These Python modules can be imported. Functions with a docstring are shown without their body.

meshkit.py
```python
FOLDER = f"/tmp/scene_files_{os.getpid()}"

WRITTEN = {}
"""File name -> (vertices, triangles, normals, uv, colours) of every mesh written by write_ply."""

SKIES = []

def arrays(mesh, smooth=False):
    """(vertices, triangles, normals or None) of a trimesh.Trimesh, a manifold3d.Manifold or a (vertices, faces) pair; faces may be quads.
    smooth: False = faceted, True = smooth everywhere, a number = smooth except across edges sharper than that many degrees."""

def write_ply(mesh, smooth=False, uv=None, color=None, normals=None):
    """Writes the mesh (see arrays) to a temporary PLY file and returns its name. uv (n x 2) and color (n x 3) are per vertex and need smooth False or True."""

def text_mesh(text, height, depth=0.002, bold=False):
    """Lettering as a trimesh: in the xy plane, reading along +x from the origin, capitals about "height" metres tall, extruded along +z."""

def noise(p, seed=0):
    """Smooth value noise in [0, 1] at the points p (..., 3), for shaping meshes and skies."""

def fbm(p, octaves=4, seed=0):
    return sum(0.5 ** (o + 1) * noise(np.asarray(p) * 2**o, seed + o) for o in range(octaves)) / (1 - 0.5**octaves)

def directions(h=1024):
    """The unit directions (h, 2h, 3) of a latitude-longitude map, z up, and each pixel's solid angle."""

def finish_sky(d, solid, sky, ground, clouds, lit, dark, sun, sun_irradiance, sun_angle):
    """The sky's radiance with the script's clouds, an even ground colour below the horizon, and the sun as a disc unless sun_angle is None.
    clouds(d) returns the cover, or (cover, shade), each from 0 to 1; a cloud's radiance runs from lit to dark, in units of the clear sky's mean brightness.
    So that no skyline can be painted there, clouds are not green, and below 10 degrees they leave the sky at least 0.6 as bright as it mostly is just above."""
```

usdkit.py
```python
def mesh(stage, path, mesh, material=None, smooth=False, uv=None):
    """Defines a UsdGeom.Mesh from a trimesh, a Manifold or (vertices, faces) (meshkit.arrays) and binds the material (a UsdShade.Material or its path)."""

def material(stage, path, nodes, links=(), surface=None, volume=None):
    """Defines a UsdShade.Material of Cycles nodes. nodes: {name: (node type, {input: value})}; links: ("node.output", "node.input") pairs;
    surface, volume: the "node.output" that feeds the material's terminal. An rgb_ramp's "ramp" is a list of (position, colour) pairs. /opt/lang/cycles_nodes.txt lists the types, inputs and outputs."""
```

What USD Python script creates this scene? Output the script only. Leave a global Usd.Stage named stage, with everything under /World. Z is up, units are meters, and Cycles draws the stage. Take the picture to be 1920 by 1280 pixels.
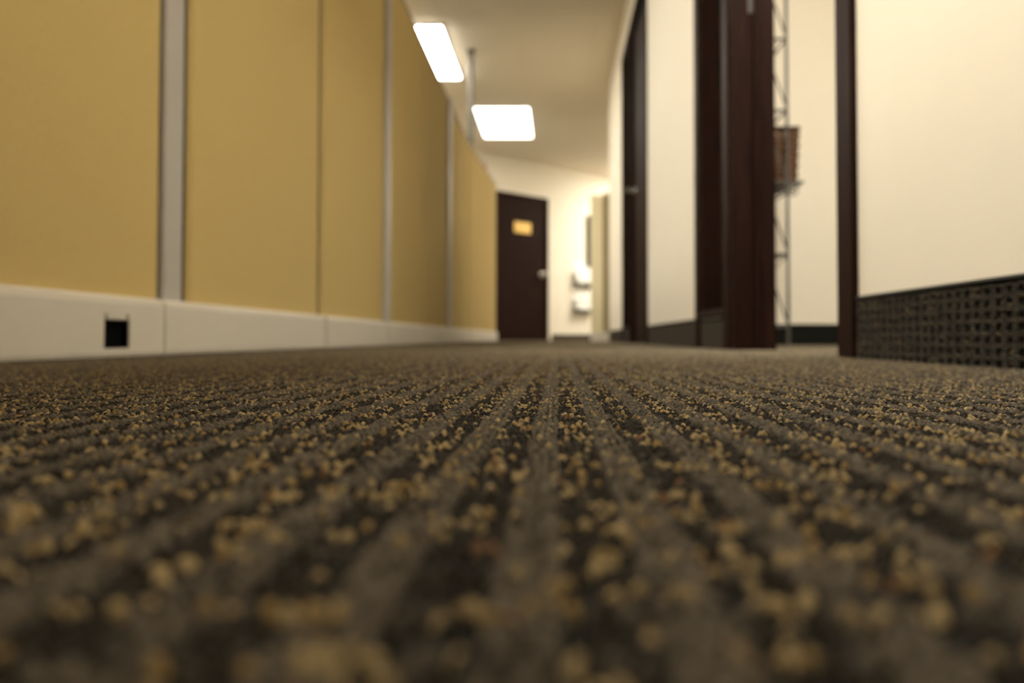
import math, numpy as np, trimesh, usdkit, meshkit
from pxr import Usd, UsdGeom, UsdShade, Sdf, Gf, Vt

stage = Usd.Stage.CreateInMemory()
UsdGeom.SetStageUpAxis(stage, 'Z'); UsdGeom.SetStageMetersPerUnit(stage, 1.0)
UsdGeom.Xform.Define(stage, '/World'); UsdGeom.Scope.Define(stage, '/World/Looks')
# x = to the right, y = along the corridor, z = up; z = 0 is the top of the carpet pile.

# ------------------------------------------------------------------ camera, light, exposure
F, PITCH, EYE = 1430.0, 0.025, 0.034              # focal length in pixels of a 1920-wide frame, upward pitch, lens height
AP = 23.6                                         # sensor width, mm
cam = UsdGeom.Camera.Define(stage, '/World/camera')
cam.CreateHorizontalApertureAttr(AP); cam.CreateFocalLengthAttr(F * AP / 1920)
CX, CY = 1045.0, 634 - F * math.tan(PITCH)        # where the optical axis meets the frame
cam.CreateHorizontalApertureOffsetAttr((960 - CX) / 1920 * AP)
cam.CreateVerticalApertureOffsetAttr((CY - 640) / 1920 * AP)
cam.CreateFStopAttr(F * AP / 1920 / 4.2); cam.CreateFocusDistanceAttr(0.385)
cam.CreateClippingRangeAttr((0.004, 100))
cam.AddTranslateOp().Set((0, 0, EYE)); cam.AddRotateXOp().Set(90 + math.degrees(PITCH))
cam.CreateExposureAttr(0.0)
LAMP_COLOR = (1.0, 0.95, 0.815)                    # colour of the ceiling lamps' diffusers, then the radiance of each
LAMPS = dict(partition_light=46.0, corridor_light=7.5, corner_light=62.0, work_light=26.0, near_light=72.0, office_light=62.0)
H = 2.57                                          # ceiling height

# ------------------------------------------------------------------ helpers
used = {}
def numbered(path):
    n = used.get(path, 0); used[path] = n + 1
    return path if n == 0 else f'{path}_{n:03d}'
def obj(name, mesh, mat, parent=None, smooth=False):
    path = numbered((str(parent.GetPath()) if parent else '/World') + '/' + name)
    return usdkit.mesh(stage, path, mesh, M[mat], smooth=smooth).GetPrim()
def tag(p, label=None, category=None, group=None, kind=None):
    for k, v in (('label', label), ('category', category), ('group', group), ('kind', kind)):
        if v: p.SetCustomDataByKey(k, v)
    return p
def thing(name, label, category=None, group=None, loc=(0, 0, 0), rz=0.0, kind=None):
    x = UsdGeom.Xform.Define(stage, numbered('/World/' + name))
    x.AddTranslateOp().Set(tuple(map(float, loc)))
    if rz: x.AddRotateZOp().Set(float(rz))
    return tag(x.GetPrim(), label, category, group, kind)
def hull(p): return trimesh.convex.convex_hull(np.asarray(p, float))
def bx(x0, x1, y0, y1, z0, z1, b=0.0):
    x0, x1 = sorted((x0, x1)); y0, y1 = sorted((y0, y1)); z0, z1 = sorted((z0, z1))
    if b <= 0:
        return trimesh.creation.box(bounds=[(x0, y0, z0), (x1, y1, z1)])
    b = min(b, (x1 - x0) / 2.1, (y1 - y0) / 2.1, (z1 - z0) / 2.1)
    P = []
    for sx in (0, 1):
        for sy in (0, 1):
            for sz in (0, 1):
                c = np.array([(x0, x1)[sx], (y0, y1)[sy], (z0, z1)[sz]]); d = np.array([1 - 2 * sx, 1 - 2 * sy, 1 - 2 * sz]) * b
                for k in range(3):
                    e = d.copy(); e[k] = 0; P.append(c + e)
    return hull(P)
def cat(*m): return trimesh.util.concatenate(list(m))
def minus(a, *bs): return trimesh.boolean.difference([a, *bs], engine='manifold')
def rot(m, deg, axis=(0, 0, 1), at=(0, 0, 0)):
    m.apply_transform(trimesh.transformations.rotation_matrix(math.radians(deg), axis, at)); return m
def move(m, v): m.apply_translation(v); return m
def tube(pts, r, n=8, closed=False):
    pts = np.asarray(pts, float); V, Fc = [], []
    m = len(pts)
    t = np.gradient(pts, axis=0)
    if closed: t = np.roll(pts, -1, 0) - np.roll(pts, 1, 0)
    t /= np.linalg.norm(t, axis=1)[:, None]
    up = np.array([0, 0, 1.0])
    if abs(t[0] @ up) > .9: up = np.array([1.0, 0, 0])
    for i in range(m):
        a = np.cross(t[i], up); a /= np.linalg.norm(a); b2 = np.cross(t[i], a); up = np.cross(a, t[i]) if False else -b2 if (-b2) @ up > 0 else b2
        for k in range(n):
            q = 2 * math.pi * k / n
            V.append(pts[i] + r * (math.cos(q) * a + math.sin(q) * np.cross(a, t[i])))
    for i in range(m if closed else m - 1):
        j = (i + 1) % m
        for k in range(n):
            l = (k + 1) % n
            Fc += [(i * n + k, j * n + k, j * n + l), (i * n + k, j * n + l, i * n + l)]
    if not closed:
        V += [pts[0], pts[-1]]; a, b = len(V) - 2, len(V) - 1
        for k in range(n):
            l = (k + 1) % n
            Fc += [(a, k, l), (b, (m - 1) * n + l, (m - 1) * n + k)]
    g = trimesh.Trimesh(np.array(V), np.array(Fc), process=False); g.fix_normals(); return g
def lathe(prof, n=28): return trimesh.creation.revolve(np.asarray(prof, float), sections=n)

# ------------------------------------------------------------------ materials
M = {}
def mat(name, nodes, links, surface): M[name] = usdkit.material(stage, '/World/Looks/' + name, nodes, links, surface=surface)
def plain(name, color, rough=0.5, vary=0.0, scale=30.0, bump=0.0, bscale=200.0, spec=0.5, metallic=0.0, stretch=(1, 1, 1), coat=0.0):
    nodes = {'p': ('principled_bsdf', {'base_color': color, 'roughness': rough, 'specular_ior_level': spec, 'metallic': metallic, 'coat_weight': coat})}
    links = []
    if vary or bump: nodes['g'] = ('geometry', {}); nodes['m'] = ('mapping', {'scale': stretch}); links += [('g.position', 'm.vector')]
    if vary:
        c = np.array(color)
        nodes['n'] = ('noise_texture', {'scale': scale, 'detail': 3.0})
        nodes['r'] = ('rgb_ramp', {'ramp': [(0.25, tuple(c * (1 - vary))), (0.75, tuple(np.minimum(c * (1 + vary), 1)))]})
        links += [('m.vector', 'n.vector'), ('n.fac', 'r.fac'), ('r.color', 'p.base_color')]
    if bump:
        nodes['bn'] = ('noise_texture', {'scale': bscale, 'detail': 2.0}); nodes['b'] = ('bump', {'strength': bump, 'distance': 0.002})
        links += [('m.vector', 'bn.vector'), ('bn.fac', 'b.height'), ('b.normal', 'p.normal')]
    mat(name, nodes, links, 'p.BSDF')
plain('fabric', (0.62, 0.465, 0.195), 0.9, 0.07, 260, 0.5, 700, spec=0.15)
plain('base_cover', (0.70, 0.65, 0.57), 0.45, 0.02, 8)
plain('post_metal', (0.46, 0.43, 0.40), 0.38, 0.02, 12)
plain('seam_dark', (0.06, 0.05, 0.04), 0.7)
plain('black_plastic', (0.002, 0.002, 0.002), 0.6, spec=0.05)
plain('wall_paint', (0.80, 0.735, 0.62), 0.75, 0.012, 5, 0.15, 300, spec=0.25)
plain('ceiling_tile', (0.88, 0.80, 0.67), 0.95, 0.03, 60, 0.4, 150, spec=0.1)
plain('ceiling_grid', (0.80, 0.75, 0.66), 0.6)
plain('dark_wood', (0.018, 0.0075, 0.005), 0.62, 0.35, 14, 0.06, 60, stretch=(6, 6, 0.5), spec=0.05)
plain('chrome', (0.62, 0.60, 0.57), 0.25, metallic=1.0)
plain('brass', (0.58, 0.38, 0.12), 0.35, metallic=0.6)
plain('pole_paint', (0.09, 0.078, 0.06), 0.6)
plain('wire_metal', (0.07, 0.065, 0.06), 0.45)
plain('wicker', (0.105, 0.045, 0.015), 0.7, 0.45, 80)
plain('wicker_dark', (0.035, 0.015, 0.006), 0.7, 0.3, 80)
plain('binding', (0.022, 0.021, 0.018), 0.8)
plain('black_skirting', (0.007, 0.0075, 0.006), 0.75, spec=0.1)
plain('carpet_backing', (0.045, 0.035, 0.025), 0.95, 0.3, 300, spec=0.1)
plain('skirting_backing', (0.006, 0.005, 0.004), 0.95, spec=0.05)
plain('satin_metal', (0.40, 0.36, 0.32), 0.45, metallic=0.5)
plain('white_enamel', (0.78, 0.76, 0.72), 0.4)
plain('white_paper', (0.85, 0.84, 0.80), 0.7)
plain('ledge_grey', (0.10, 0.10, 0.09), 0.5)
plain('alarm_red', (0.45, 0.03, 0.02), 0.4)
plain('picture_dark', (0.03, 0.035, 0.02), 0.6, 0.6, 20)
plain('olive_trim', (0.30, 0.24, 0.12), 0.55)
plain('cream_fabric', (0.86, 0.76, 0.52), 0.9, 0.06, 260, 0.4, 700, spec=0.15)
mat('glass', {'f': ('fresnel', {'IOR': 1.5}), 't': ('transparent_bsdf', {'color': (0.93, 0.95, 0.94)}), 'g': ('glossy_bsdf', {'roughness': 0.02, 'color': (1, 1, 1)}), 'm': ('mix_closure', {})},
    [('f.fac', 'm.fac'), ('t.BSDF', 'm.closure1'), ('g.BSDF', 'm.closure2')], 'm.closure')
for k, v in LAMPS.items(): mat(k, {'e': ('emission', {'color': LAMP_COLOR, 'strength': v})}, [], 'e.emission')
mat('pile', {'a': ('attribute', {'attribute': 'tuft_color'}), 'p': ('principled_bsdf', {'roughness': 0.8, 'specular_ior_level': 0.25, 'sheen_weight': 0.08, 'sheen_roughness': 0.45, 'sheen_tint': (0.95, 0.85, 0.7)})},
    [('a.color', 'p.base_color')], 'p.BSDF')

# ------------------------------------------------------------------ the shell
Z0 = -0.0042                                      # the floor under the pile
XL, XR, WT = -0.78, 0.52, 0.12                    # faces of the partition run and the right wall; wall thickness
BACK, FARX, LEFT = -3.2, 2.9, -4.4
def diag(x): return 11.15 + 0.92 * x               # the slanting wall that closes the corridor
def struct(p): return tag(p, kind='structure')
struct(obj('floor', bx(LEFT - .2, FARX + .2, BACK - .2, 14.4, -0.12, Z0), 'carpet_backing'))
U1 = dict(d0=1.385, d1=2.27, s0=2.345, s1=2.75)     # door opening and sidelight of the near office
U2 = dict(d0=4.44, d1=5.33, s0=5.40, s1=5.93)
TOP, SILL = 2.17, 0.105
w = bx(XR, XR + WT, BACK, 7.62, Z0, H)
for u in (U1, U2):
    w = minus(w, bx(XR - .1, XR + WT + .1, u['d0'], u['d1'], -0.05, TOP), bx(XR - .1, XR + WT + .1, u['s0'], u['s1'], SILL, TOP))
struct(obj('wall_right', w, 'wall_paint'))
struct(obj('wall_left', bx(LEFT - .1, LEFT, BACK, diag(LEFT), Z0, H), 'wall_paint'))
struct(obj('wall_back', bx(LEFT, XR, BACK - .1, BACK, Z0, H), 'wall_paint'))
struct(obj('wall_office_far', bx(XR + WT, FARX, 3.9, 4.0, Z0, H), 'wall_paint'))
struct(obj('wall_office_near', bx(XR + WT, FARX, -0.4, -0.3, Z0, H), 'wall_paint'))
struct(obj('wall_office_right', bx(FARX, FARX + .1, -0.4, 4.0, Z0, H), 'wall_paint'))
struct(obj('wall_return', bx(XR + WT, FARX, 7.5, 7.62, Z0, H), 'wall_paint'))
struct(obj('wall_far_right', bx(FARX, FARX + .1, 7.5, diag(FARX) + .1, Z0, H), 'wall_paint'))
DA = math.degrees(math.atan(0.92)); DC, DS = math.cos(math.radians(DA)), math.sin(math.radians(DA))
# along the slanting wall: s runs to the right, the corridor is on its -normal side
def on_diag(s, out, z): return np.array([DC * s + DS * out, 11.15 + DS * s - DC * out, z])
def diag_mesh(m):                                   # a mesh modelled with x along the wall, y = into the wall
    m = rot(m.copy(), DA); return move(m, (0, 11.15, 0))
S0, S1 = LEFT / DC, FARX / DC
DOOR_S0, DOOR_S1, DTOP = -1.155, -0.185, 2.055      # hole for the slanting door
w = minus(bx(S0, S1, 0, 0.1, Z0, H), bx(DOOR_S0, DOOR_S1, -.1, .2, -0.05, DTOP))
struct(obj('wall_far', diag_mesh(w), 'wall_paint'))
struct(obj('wall_closet', diag_mesh(bx(DOOR_S0 - .05, DOOR_S1 + .05, .1, .14, Z0, DTOP + .1)), 'dark_wood'))

ceiling = thing('ceiling', 'pale suspended ceiling of mineral tiles in a thin grid', kind='structure')
obj('ceiling_board', bx(LEFT - .2, FARX + .2, BACK - .2, 14.4, H + .006, H + .1), 'ceiling_grid', ceiling)
tx, ty = 0.61, 1.22
for i in range(-7, 6):
    for j in range(-10, 6):
        x0, y0 = -0.31 + i * tx, 8.32 + j * ty
        if x0 < LEFT or x0 + tx > FARX or y0 < BACK or y0 > diag(x0 + tx): continue
        obj('ceiling_tile', bx(x0 + .004, x0 + tx - .004, y0 + .004, y0 + ty - .004, H, H + .006, .002), 'ceiling_tile', ceiling)

# ------------------------------------------------------------------ carpet
PER, GAUGE, STITCH, VP = 0.0223, 9, 0.0029, 5       # stripe period, tufts per period, stitch length, stitches per pattern row
def pattern(nu, nv, rng, u0=0, fleck=1.0, ribbed=False):
    """Per tuft: colour and height of a striped loop carpet with tan flecks."""
    U, V = np.meshgrid(np.arange(nu), np.arange(nv), indexing='ij')
    stripe = ((U + u0) % GAUGE) < 4
    bar = ((V + 1) % VP) < 2
    r, q = rng.random(U.shape), rng.random(U.shape)
    c = np.empty(U.shape + (3,)); h = np.empty(U.shape)
    pair = rng.random(U.shape) < .42; r[pair] = np.roll(r, 1, 0)[pair]      # flecks often come as two loops side by side
    grey, grey2 = np.array([.118, .100, .079]), np.array([.070, .059, .046])
    black, brown = np.array([.0045, .004, .0035]), np.array([.016, .0115, .0075])
    tan, ochre, rust = np.array([.36, .275, .145]), np.array([.27, .185, .075]), np.array([.19, .105, .05])
    c[:] = black; h[:] = .0028
    m = ~stripe & ~bar & (r > .60); c[m] = brown; h[m] = .0033
    m = ~stripe & ~bar & (r > 1 - .07 * fleck); c[m] = tan; h[m] = .0035
    m = ~stripe & bar; c[m] = brown; h[m] = .0035
    fl = m & (r > 1 - .23 * fleck); c[fl] = tan; h[fl] = .0037
    m2 = fl & (q > .50); c[m2] = ochre
    m2 = fl & (q > .93); c[m2] = rust
    m2 = m & (r < .12); c[m2] = grey2
    c[stripe] = grey; h[stripe] = .0039
    m = stripe & (r < .40); c[m] = grey2; h[m] = .0037
    m = stripe & (r < .14); c[m] = brown; h[m] = .0034
    m = stripe & (r > 1 - .085 * fleck); c[m] = tan * .9; h[m] = .0040
    m = stripe & (r > 1 - .03 * fleck); c[m] = ochre
    if ribbed:                                       # the skirting shows its weave: grey ribs both ways round dark holes
        m = ~stripe & bar & (r < .85); c[m] = grey2; h[m] = .0038
        m = ~stripe & ~bar & (r < .95); c[m] = black; h[m] = .0002
    c *= (1 + .30 * (rng.random(U.shape) - .5))[..., None]
    h *= 1 + .22 * (rng.random(U.shape) - .5)
    return U, V, c, h
def tufts(nu, nv, seed, seg, rings, u0=0, fleck=1.0, ribbed=False):
    """Vertices, triangles and colours of nu x nv loops: domes, each a little turned, leaning and uneven."""
    rng = np.random.default_rng(seed)
    U, V, c, h = pattern(nu, nv, rng, u0, fleck, ribbed)
    n = nu * nv
    px = (U.ravel() + .5) * PER / GAUGE + rng.normal(0, .00022, n); py = (V.ravel() + .5) * STITCH + rng.normal(0, .0003, n)
    h, c = h.ravel(), c.reshape(-1, 3); slim = np.where(c[:, 0] > .11, .82, 1.0)     # the flecks are thinner yarn
    rx = .00142 * (1 + .25 * (rng.random(n) - .5)); ry = .00140 * slim * (1 + .3 * (rng.random(n) - .5)); a = rng.normal(0, .35, n)
    lean = rng.normal(0, .16, (n, 2))
    prof = [(1.0, 0.0)] + [(math.cos(k / rings * math.pi / 2) ** .8 if k < rings else 0, math.sin(k / rings * math.pi / 2) ** .9) for k in range(1, rings)]
    loc = [(rr * math.cos(2 * math.pi * k / seg), rr * math.sin(2 * math.pi * k / seg), zz) for rr, zz in prof for k in range(seg)] + [(0, 0, 1.0)]
    loc = np.array(loc); m = len(loc)
    X, Y, Zz = loc[:, 0][None] * rx[:, None], loc[:, 1][None] * ry[:, None], loc[:, 2][None] * h[:, None]
    wob = 1 + .16 * (rng.random((n, m)) - .5); X, Y = X * wob, Y * wob
    ca, sa = np.cos(a)[:, None], np.sin(a)[:, None]
    P = np.stack([px[:, None] + X * ca - Y * sa + lean[:, :1] * Zz, py[:, None] + X * sa + Y * ca + lean[:, 1:] * Zz, Zz], -1).reshape(-1, 3)
    f = []
    for r_ in range(rings - 1):
        for k in range(seg):
            l = (k + 1) % seg; A, B = r_ * seg, (r_ + 1) * seg
            f += [(A + k, A + l, B + l), (A + k, B + l, B + k)]
    A = (rings - 1) * seg
    f += [(A + k, A + (k + 1) % seg, m - 1) for k in range(seg)]
    Fa = (np.arange(n)[:, None, None] * m + np.array(f)[None]).reshape(-1, 3)
    return P, Fa, np.repeat(c, m, 0)
def colored(path, P, Fa, C, material='pile'):
    g = usdkit.mesh(stage, path, trimesh.Trimesh(P, Fa, process=False), M[material], smooth=True)
    UsdGeom.PrimvarsAPI(g).CreatePrimvar('tuft_color', Sdf.ValueTypeNames.Color3fArray, 'vertex').Set(Vt.Vec3fArray.FromNumpy(C.astype(np.float32)))
    return g
NP, NV = 8, 10
PW, PL = NP * PER, NV * VP * STITCH
inst = UsdGeom.PointInstancer.Define(stage, '/World/carpet')
tag(inst.GetPrim(), 'dark brown loop pile carpet with grey lengthwise stripes and tan flecks covering the corridor floor', 'carpet', kind='stuff')
protos = []
NEAR, FAR = 6, 3
for k in range(NEAR + FAR):
    P, Fa, C = tufts(NP * GAUGE, NV * VP, 100 + k, *((8, 3) if k < NEAR else (5, 2)), u0=2)
    P[:, 0] -= PW / 2; P[:, 1] -= PL / 2       # a grey stripe is centred on x = 0
    path = f'/World/carpet/pile_patch_{k:03d}'
    colored(path, P, Fa, C); protos.append(Sdf.Path(path))
inst.CreatePrototypesRel().SetTargets(protos)
rng = np.random.default_rng(5)
pos, idx, ori = [], [], []
STRIPE_X = -0.0046
i0 = int(math.floor((XL - STRIPE_X) / PW)) - 1
for i in range(i0, 18):
    for j in range(-4, 80):
        x, y = STRIPE_X + i * PW, -0.06 + j * PL
        lo, hi = x - PW / 2, x + PW / 2
        if hi < XL - .02 and y < 9.0: continue
        if y > diag(min(hi, FARX)): continue
        if lo > XR + .3 and (y > 3.9 and y < 7.5): continue
        if lo > XR + .6 and y < 1.2: continue
        pos.append((x, y, Z0)); near = y < 1.7 and abs(x) < 1.0
        idx.append(int(rng.integers(0, NEAR)) if near else NEAR + int(rng.integers(0, FAR)))
        ori.append(Gf.Quath(0, 0, 0, 1) if rng.random() < .5 else Gf.Quath(1, 0, 0, 0))
# turning a patch by 180 degrees keeps the stripes where they are
inst.CreatePositionsAttr(Vt.Vec3fArray.FromNumpy(np.array(pos, np.float32))); inst.CreateProtoIndicesAttr(idx); inst.CreateOrientationsAttr(ori)

# ------------------------------------------------------------------ carpet skirting on the right
def skirting(name, x_face, y0, y1, label, fine=None, zt=0.106):
    b = thing(name, label, kind='structure')
    obj('backing', bx(x_face - .003, x_face, y0, y1, Z0, zt - .004), 'skirting_backing' if fine else 'carpet_backing', b)
    obj('edge_binding', bx(x_face - .008, x_face, y0, y1, zt - .006, zt, .002), 'binding', b)
    if fine:
        nu = int((y1 - fine) / (PER / GAUGE)); nv = int((zt - .006 - Z0) / STITCH)
        P, Fa, C = tufts(nu, nv, 77, 7, 3, u0=2, fleck=0.35, ribbed=True)
        C = C * np.where(C[:, :1] > .1, .6, .8)        # the strip is cut from a duller roll than the floor
        Q = np.stack([x_face - .001 - P[:, 2] * 1.9 + .0014, fine + P[:, 0], Z0 + P[:, 1]], -1)
        p = colored(str(b.GetPath()) + '/pile', Q, Fa, C).GetPrim(); tag(p, kind='stuff')
    return b
skirting('baseboard_right', XR, BACK, 1.31, 'dark woven carpet skirting strip at the foot of the near right wall', fine=0.30)
skirting('baseboard_right', XR, 2.825, 4.365, 'carpet skirting strip between the two office doors')
skirting('baseboard_right', XR, 6.005, 7.62, 'carpet skirting strip beyond the far office door')
for u in (U1, U2):
    skirting('baseboard_right', XR, u['s0'] - .004, u['s1'] + .0, 'carpet skirting strip under the sidelight of an office door', zt=.100)
b = thing('baseboard_office', 'dark skirting at the foot of the office back wall', kind='structure')
obj('backing', bx(XR + WT, FARX, 3.892, 3.9, Z0, .100), 'black_skirting', b); obj('edge_binding', bx(XR + WT, FARX, 3.889, 3.9, .100, .106, .002), 'black_skirting', b)
b = thing('baseboard_far', 'dark skirting at the foot of the slanting far wall', kind='structure')
obj('backing', diag_mesh(cat(bx(S0, DOOR_S0 - .07, -.008, 0, Z0, .09), bx(DOOR_S1 + .07, S1, -.008, 0, Z0, .09))), 'carpet_backing', b)

# ------------------------------------------------------------------ office doors with sidelights
def office_unit(u, name, label, near_hinge):
    d = thing(name, label, kind='structure')
    e = .012; xf = XR - e
    cw = .072
    def casing(y0, y1, z0, z1): return bx(xf, XR + .002, y0, y1, z0, z1, .003)
    d0, d1, s0, s1 = u['d0'], u['d1'], u['s0'], u['s1']
    obj('casing', casing(d0 - cw, d0, Z0, TOP + cw), 'dark_wood', d)
    obj('casing', casing(d1, s0, Z0, TOP), 'dark_wood', d)
    obj('casing', casing(s1, s1 + cw, Z0, TOP + cw), 'dark_wood', d)
    obj('head_casing', casing(d0, s1, TOP, TOP + cw), 'dark_wood', d)
    xo = XR + WT + .004
    obj('door_jamb', bx(XR, xo, d0, d0 + .012, Z0, TOP), 'dark_wood', d)
    fj = obj('door_jamb', bx(XR, xo, d1 - .012, d1, Z0, TOP), 'dark_wood', d)
    obj('door_head', bx(XR, xo, d0 + .012, d1 - .012, TOP - .012, TOP), 'dark_wood', d)
    xm = XR + .066
    obj('door_stop', cat(bx(xm, xm + .012, d1 - .024, d1 - .012, Z0, TOP - .012), bx(xm, xm + .012, d0 + .012, d0 + .024, Z0, TOP - .012)), 'dark_wood', d)
    for y0, y1 in ((s0, s0 + .012), (s1 - .012, s1)): obj('sidelight_jamb', bx(XR, xo, y0, y1, SILL, TOP), 'dark_wood', d)
    obj('sidelight_sill', bx(XR - .012, xo, s0, s1, SILL, SILL + .022, .003), 'dark_wood', d)
    obj('sidelight_head', bx(XR, xo, s0, s1, TOP - .012, TOP), 'dark_wood', d)
    obj('sidelight_pane', bx(xm, xm + .006, s0 + .012, s1 - .012, SILL + .022, TOP - .012), 'glass', d)
    obj('inner_casing', cat(*[bx(XR + WT, XR + WT + .012, a, b2, Z0, TOP + cw) for a, b2 in ((d0 - cw, d0), (d1, s0), (s1, s1 + cw))]), 'dark_wood', d)
    return d, fj, xm
def lever(d, at, out, along):
    """Round rose, spindle and lever; out = direction off the door, along = direction of the lever."""
    at, out, along = map(np.array, (at, out, along))
    T = np.eye(4); T[:3, 2] = out; T[:3, 0] = along; T[:3, 1] = np.cross(out, along); T[:3, 3] = at
    rose = lathe([(0, 0), (.027, 0), (.027, .006), (.022, .010), (0, .010)]); rose.apply_transform(T)
    pts = [(0, 0, .008), (0, 0, .045), (.006, 0, .056), (.02, 0, .060), (.07, 0, .060), (.115, .0, .056)]
    lv = tube(pts, .0095, 10); lv.apply_transform(T)
    h = obj('lever_handle', lv, 'chrome', d, smooth=40)
    obj('rose', rose, 'chrome', h, smooth=40)
d1, fj, xm = office_unit(U1, 'door_1', 'near dark brown office doorway with its door swung open and a glazed sidelight', True)
fx = XR + .050
obj('strike_plate', bx(fx, fx + .028, U1['d1'] - .0145, U1['d1'] - .012, 1.005, 1.085, .001), 'chrome', fj)
lf = obj('door_leaf', bx(XR + WT + .015, XR + WT + .015 + .86, U1['d0'] - .045, U1['d0'] - .003, Z0 + .01, TOP - .016, .003), 'dark_wood', d1)
lever(d1, (XR + WT + .80, U1['d0'] - .003, 1.045), (0, 1, 0), (-1, 0, 0))
d2, _, xm = office_unit(U2, 'door_2', 'far dark brown office door standing closed with a lever handle and sidelight', True)
obj('door_leaf', bx(xm - .045, xm - .001, U2['d0'] + .014, U2['d1'] - .014, Z0 + .01, TOP - .014, .003), 'dark_wood', d2)
lever(d2, (xm - .045, U2['d1'] - .085, 1.045), (-1, 0, 0), (0, -1, 0))

# ------------------------------------------------------------------ partition run on the left
PZ = 1.755
def partition(y0, y1, label, trim=None, jog=0.0, outlet=None, cover=None):
    """A fabric partition panel between y0 and y1: fabric core, cap, base cover, the seam strip at its far edge."""
    L = y1 - y0; rz = math.degrees(math.atan2(-jog, L)) if jog else 0
    p = thing('partition_panel', label, 'partition', 'yellow partition panels along the corridor', (XL, y0, 0), rz)
    g = .006
    obj('fabric_panel', bx(-.052, 0, g, L - g, .085, PZ - .02, .008), 'fabric', p)
    obj('frame', bx(-.048, -.012, .001, L - .001, Z0, PZ - .01), 'seam_dark', p)
    obj('top_cap', bx(-.056, .004, .001, L - .001, PZ - .02, PZ, .008), 'olive_trim', p)
    c0, c1 = cover or (0.002, L - .002)
    c = hull([(a, y, z) for y in (c0, c1) for a, z in ((-.03, Z0 + .006), (.017, Z0 + .006), (.019, Z0 + .012), (.019, .094), (.017, .103), (.008, .1095), (-.03, .1095))])
    if outlet:
        o0, o1 = outlet[0] - y0, outlet[1] - y0
        hole = bx(-.01, .05, o0, o1, .0165, .0665, 0)
        slits = cat(bx(.010, .05, o0 + .001, o0 + .009, .0665, .0765), bx(.010, .05, o1 - .011, o1 - .003, .0665, .0765))
        c = minus(c, hole, bx(.012, .05, o0 + .001, o0 + .010, .066, .0765), bx(.012, .05, o1 - .012, o1 - .003, .066, .0765))
    cv = obj('base_cover', c, 'base_cover', p)
    if outlet:
        q = obj('outlet_box', minus(bx(-.011, .0165, o0 + .0006, o1 - .0006, .0171, .0659), bx(.008, .03, o0 + .006, o1 - .006, .022, .061)), 'black_plastic', cv)
        tag(q, 'black power outlet recess in the base cover')
    obj('toe_strip', bx(-.03, .010, .001, L - .001, Z0, Z0 + .008), 'seam_dark', p)
    if trim == 'strip': obj('seam_strip', bx(-.02, .018, L - .042, L + .046, .1095, PZ - .004, .004), 'post_metal', p)
    return p
partition(-2.4, 0.52, 'yellow fabric partition panel nearest the viewer, left of the frame', cover=(.002, 2.918))
partition(0.525, 1.496, 'yellow fabric partition panel above the base cover with the black outlet', outlet=(1.281, 1.358), cover=(-.002, .950))
post = thing('partition_post', 'wide grey metal post between the two nearest yellow partition panels', 'post', None, (XL, 1.5, 0))
obj('post_body', bx(-.052, -.002, .014, .088, .09, PZ, .004), 'post_metal', post)
obj('post_gap', bx(-.05, -.014, -.004, .107, Z0, PZ - .004), 'seam_dark', post)
obj('post_cap', bx(-.056, .004, .001, .101, PZ, PZ + .004, .001), 'olive_trim', post)
partition(1.608, 2.488, 'yellow fabric partition panel just beyond the wide grey post', cover=(-.127, .894))
partition(2.521, 3.44, 'yellow fabric partition panel ending at the first grey seam strip', trim='strip')
partition(3.445, 4.43, 'yellow fabric partition panel right after the first grey seam strip')
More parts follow.
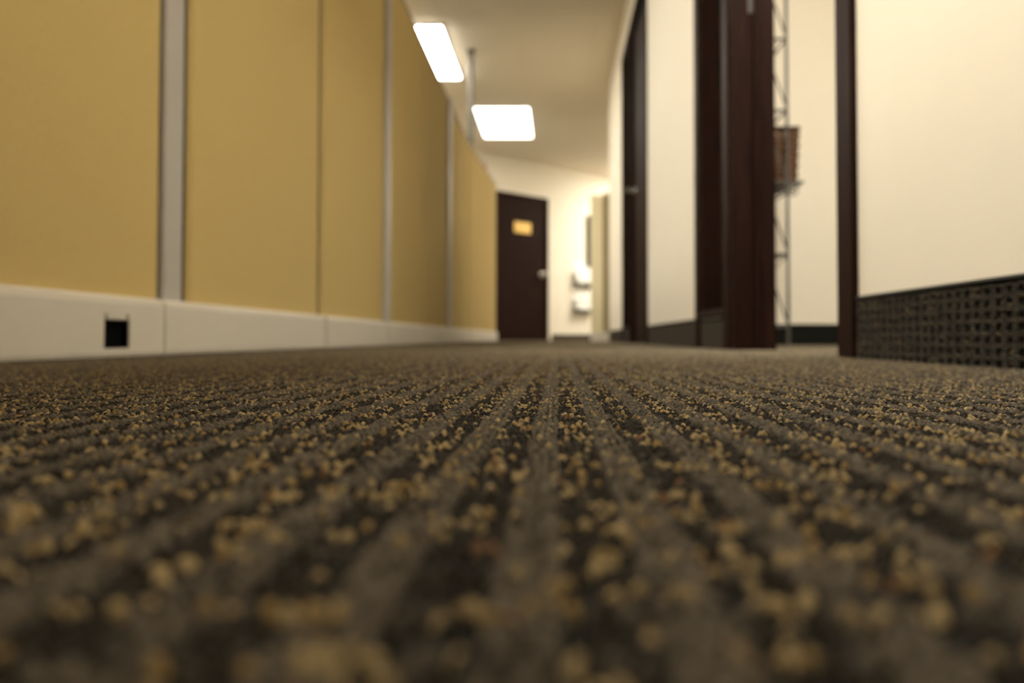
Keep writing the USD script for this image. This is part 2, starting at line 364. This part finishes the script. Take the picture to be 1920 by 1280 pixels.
partition(4.435, 5.42, 'yellow fabric partition panel ending at the second grey seam strip', trim='strip')
partition(5.425, 6.62, 'yellow fabric partition panel ending below the ceiling pole')
partition(6.66, 8.50, 'farthest bright yellow partition panel, angled towards the dark door', jog=0.095)

pole = thing('power_pole', 'slim grey pole rising from the partition top to the ceiling', 'pole', None, (XL + .02, 6.66, PZ))
obj('pole_shaft', bx(-.024, .024, -.022, .022, 0.0, H - PZ - .02, .004), 'pole_paint', pole)
obj('pole_collar', bx(-.034, .034, -.032, .032, H - PZ - .02, H - PZ - .0, .004), 'pole_paint', pole)

# ------------------------------------------------------------------ far end: slanting door, plaque, alarm, wall pockets, picture
d3 = thing('door_3', 'dark brown door with a gold plaque closing the end of the corridor', kind='structure')
def dm(*a, **k): return diag_mesh(bx(*a, **k))
a0, a1 = DOOR_S0, DOOR_S1
obj('frame_side', dm(a0, a0 + .05, -.015, .1, Z0, DTOP), 'dark_wood', d3)
obj('frame_side', dm(a1 - .05, a1, -.015, .1, Z0, DTOP), 'dark_wood', d3)
obj('frame_head', dm(a0 + .05, a1 - .05, -.015, .1, DTOP - .05, DTOP), 'dark_wood', d3)
obj('door_leaf', dm(a0 + .052, a1 - .052, .005, .05, Z0 + .008, DTOP - .052, b=.003), 'dark_wood', d3)
k = lathe([(0, 0), (.032, 0), (.032, .006), (.014, .012), (.012, .035), (.022, .042), (.029, .055), (.026, .068), (.012, .075), (0, .076)])
k.apply_scale(1.25); k = rot(k, 90, (1, 0, 0)); move(k, (a1 - .125, .005, .945))
obj('door_knob', diag_mesh(k), 'satin_metal', d3, smooth=40)
plq = thing('door_plaque', 'small gold plaque on the upper part of the dark end door', 'sign', None, (0, 0, 0))
obj('plate', dm(-.81, -.52, -.003, .005, 1.52, 1.66, b=.002), 'brass', plq)
obj('plate_rim', diag_mesh(minus(bx(-.817, -.513, -.005, .005, 1.513, 1.667, .002), bx(-.803, -.527, -.05, .05, 1.527, 1.653))), 'brass', plq)
al = thing('fire_alarm', 'small red fire alarm high on the far wall above the partition', 'alarm')
obj('alarm_box', dm(-1.45, -1.34, -.045, 0, 2.27, 2.40, b=.006), 'alarm_red', al)
obj('strobe_lens', dm(-1.425, -1.365, -.062, -.045, 2.355, 2.39, b=.006), 'white_enamel', al)
for zz, lab in ((.84, 'upper white wall pocket on the bright far wall'), (.44, 'lower white wall pocket on the bright far wall')):
    wp = thing('wall_pocket', lab, 'wall pocket', 'white wall pockets on the far wall')
    obj('back_plate', dm(.33, .68, -.006, 0, zz + .02, zz + .34, b=.002), 'white_paper', wp)
    obj('front_panel', dm(.33, .68, -.075, -.067, zz + .03, zz + .26, b=.002), 'white_paper', wp)
    obj('bottom_ledge', dm(.32, .69, -.085, 0, zz - .01, zz + .03, b=.003), 'ledge_grey', wp)
pf = thing('picture_frame', 'dark framed picture on the far wall, partly hidden by the cream partition', 'picture')
obj('frame', diag_mesh(minus(bx(.60, 1.2, -.03, 0, .80, 1.90, .004), bx(.64, 1.16, -.05, -.012, .84, 1.86))), 'dark_wood', pf)
obj('canvas', dm(.64, 1.16, -.014, -.010, .84, 1.86), 'picture_dark', pf)
# cream partition beyond the end of the right wall
cp = thing('partition_screen', 'cream partition screen with olive post and white base past the right wall end', 'partition', None, (0.365, 8.3, 0))
obj('fabric_panel', bx(.0, .135, 0, .05, .09, 1.60, .006), 'cream_fabric', cp)
obj('edge_post', bx(.137, .205, -.012, .055, .09, 1.62, .004), 'olive_trim', cp)
obj('fabric_panel', bx(.207, 1.2, 0, .05, .09, 1.60, .006), 'cream_fabric', cp)
obj('base_cover', bx(-.004, 1.2, -.018, .065, Z0, .1, .006), 'base_cover', cp)

# ------------------------------------------------------------------ wire shelf tower and basket in the office
sh = thing('wire_shelf', 'tall dark wire shelf tower standing inside the office', 'shelf', None, (.796, 3.36, 0))
SX, SY, TIERS = .222, .40, [.086 + .3195 * k for k in range(6)]
for x in (0, SX):
    for y in (0, SY):
        obj('post', cat(tube([(x, y, Z0), (x, y, 1.0), (x, y, 1.82)], .0075, 8), move(trimesh.creation.icosphere(1, .013), (x, y, 1.83))), 'wire_metal', sh, smooth=40)
for zt in TIERS:
    wide = .07 if abs(zt - .725) < .02 else 0.0
    P = [(-wide, 0, zt), (SX + wide, 0, zt), (SX + wide, SY, zt), (-wide, SY, zt)]
    rim = [tube([P[i], P[(i + 1) % 4]], .006, 6) for i in range(4)]
    wires = [tube([(x, 0, zt), (x, SY, zt)], .0025, 5) for x in np.linspace(.03, SX - .03, 7)]
    t = obj('shelf_tier', cat(*rim, *wires), 'wire_metal', sh)
    if wide:
        for y in (0, SY):
            for cx_, sg in ((SX, 1), (0, -1)):
                q = np.linspace(0, 3.6 * math.pi, 40); r_ = .032 * (1 - q / (4.2 * math.pi))
                obj('scroll', tube(np.stack([cx_ + sg * (.028 + r_ * np.cos(q + .5)), np.full(40, y), zt - .036 + r_ * np.sin(q + .5)], -1), .004, 5), 'wire_metal', t)
for a, b2 in zip(TIERS[:-1], TIERS[1:]):
    for y in (0, SY):
        obj('brace', cat(tube([(SX / 2, y, b2), (SX, y, a + .01)], .0045, 6), tube([(SX / 2, y, b2), (0, y, a + .01)], .0045, 6),
                         tube([(SX, y, b2 - .005), (SX - .07, y, b2 - .075)], .003, 5), tube([(0, y, b2 - .005), (.07, y, b2 - .075)], .003, 5)), 'wire_metal', sh)
bk = thing('wicker_basket', 'square brown wicker basket on the middle tier of the wire shelf', 'basket', None, (.928, 3.56, .732))
W, D, HH = .155, .145, .245
strands = []
NR = 11
for r_ in range(NR):
    z = .01 + r_ * (HH - .02) / (NR - 1); n = 64
    k_ = np.arange(n) / n * 4; s = np.floor(k_).astype(int); t = k_ - s
    cs = np.array([(-W, -D), (W, -D), (W, D), (-W, D)]); p = cs[s] * (1 - t[:, None]) + cs[(s + 1) % 4] * t[:, None]
    wv = 1 + .022 * np.where((np.arange(n) + r_) % 2, 1, -1)
    strands.append(tube(np.column_stack([p * (.94 + .06 * z / HH) * wv[:, None], np.full(n, z)]), .0105, 6, closed=True))
obj('woven_wall', cat(*strands), 'wicker', bk)
stakes = []
for s in range(4):
    for t in np.linspace(0, 1, 9)[:-1]:
        p = cs[s] * (1 - t) + cs[(s + 1) % 4] * t
        stakes.append(tube([(*(p * .94), 0), (*p, HH)], .007, 6))
obj('stakes', cat(*stakes), 'wicker_dark', bk)
n = 48; k_ = np.arange(n) / n * 4; s = np.floor(k_).astype(int); t = k_ - s
p = cs[s] * (1 - t[:, None]) + cs[(s + 1) % 4] * t[:, None]
obj('rim', tube(np.column_stack([p * 1.01, np.full(n, HH)]), .013, 8, closed=True), 'wicker_dark', bk)
obj('base', bx(-W * .93, W * .93, -D * .93, D * .93, 0, .012), 'wicker_dark', bk)

# ------------------------------------------------------------------ ceiling lamps
def lamp(x, y, label, m, drop=.020, w=.60, l=1.21):
    t = thing('ceiling_light', label, 'ceiling light', 'fluorescent ceiling lights', (x, y, H))
    obj('housing', bx(-w / 2 - .012, w / 2 + .012, -l / 2 - .012, l / 2 + .012, -.014, 0, .004), 'white_enamel', t)
    obj('diffuser', hull([(sx * a, sy * b3, z) for sx in (-1, 1) for sy in (-1, 1) for a, b3, z in ((w / 2, l / 2, -.014), (w / 2, l / 2, -drop), (w / 2 - .02, l / 2 - .02, -drop - .010))]), m, t)
lamp(-1.24, 6.72, 'long bright ceiling light above the yellow partition, left of the pole', 'partition_light')
lamp(-.612, 8.90, 'bright rectangular ceiling light over the corridor in front of the far door', 'corridor_light')
lamp(1.92, 11.35, 'ceiling light round the corner beyond the right wall end', 'corner_light')
lamp(-1.24, 3.56, 'ceiling light over the work area behind the partition', 'work_light')
lamp(-1.30, 0.40, 'ceiling light over the work area beside the viewer', 'near_light')
lamp(0.98, 1.25, 'ceiling light inside the near office', 'office_light')
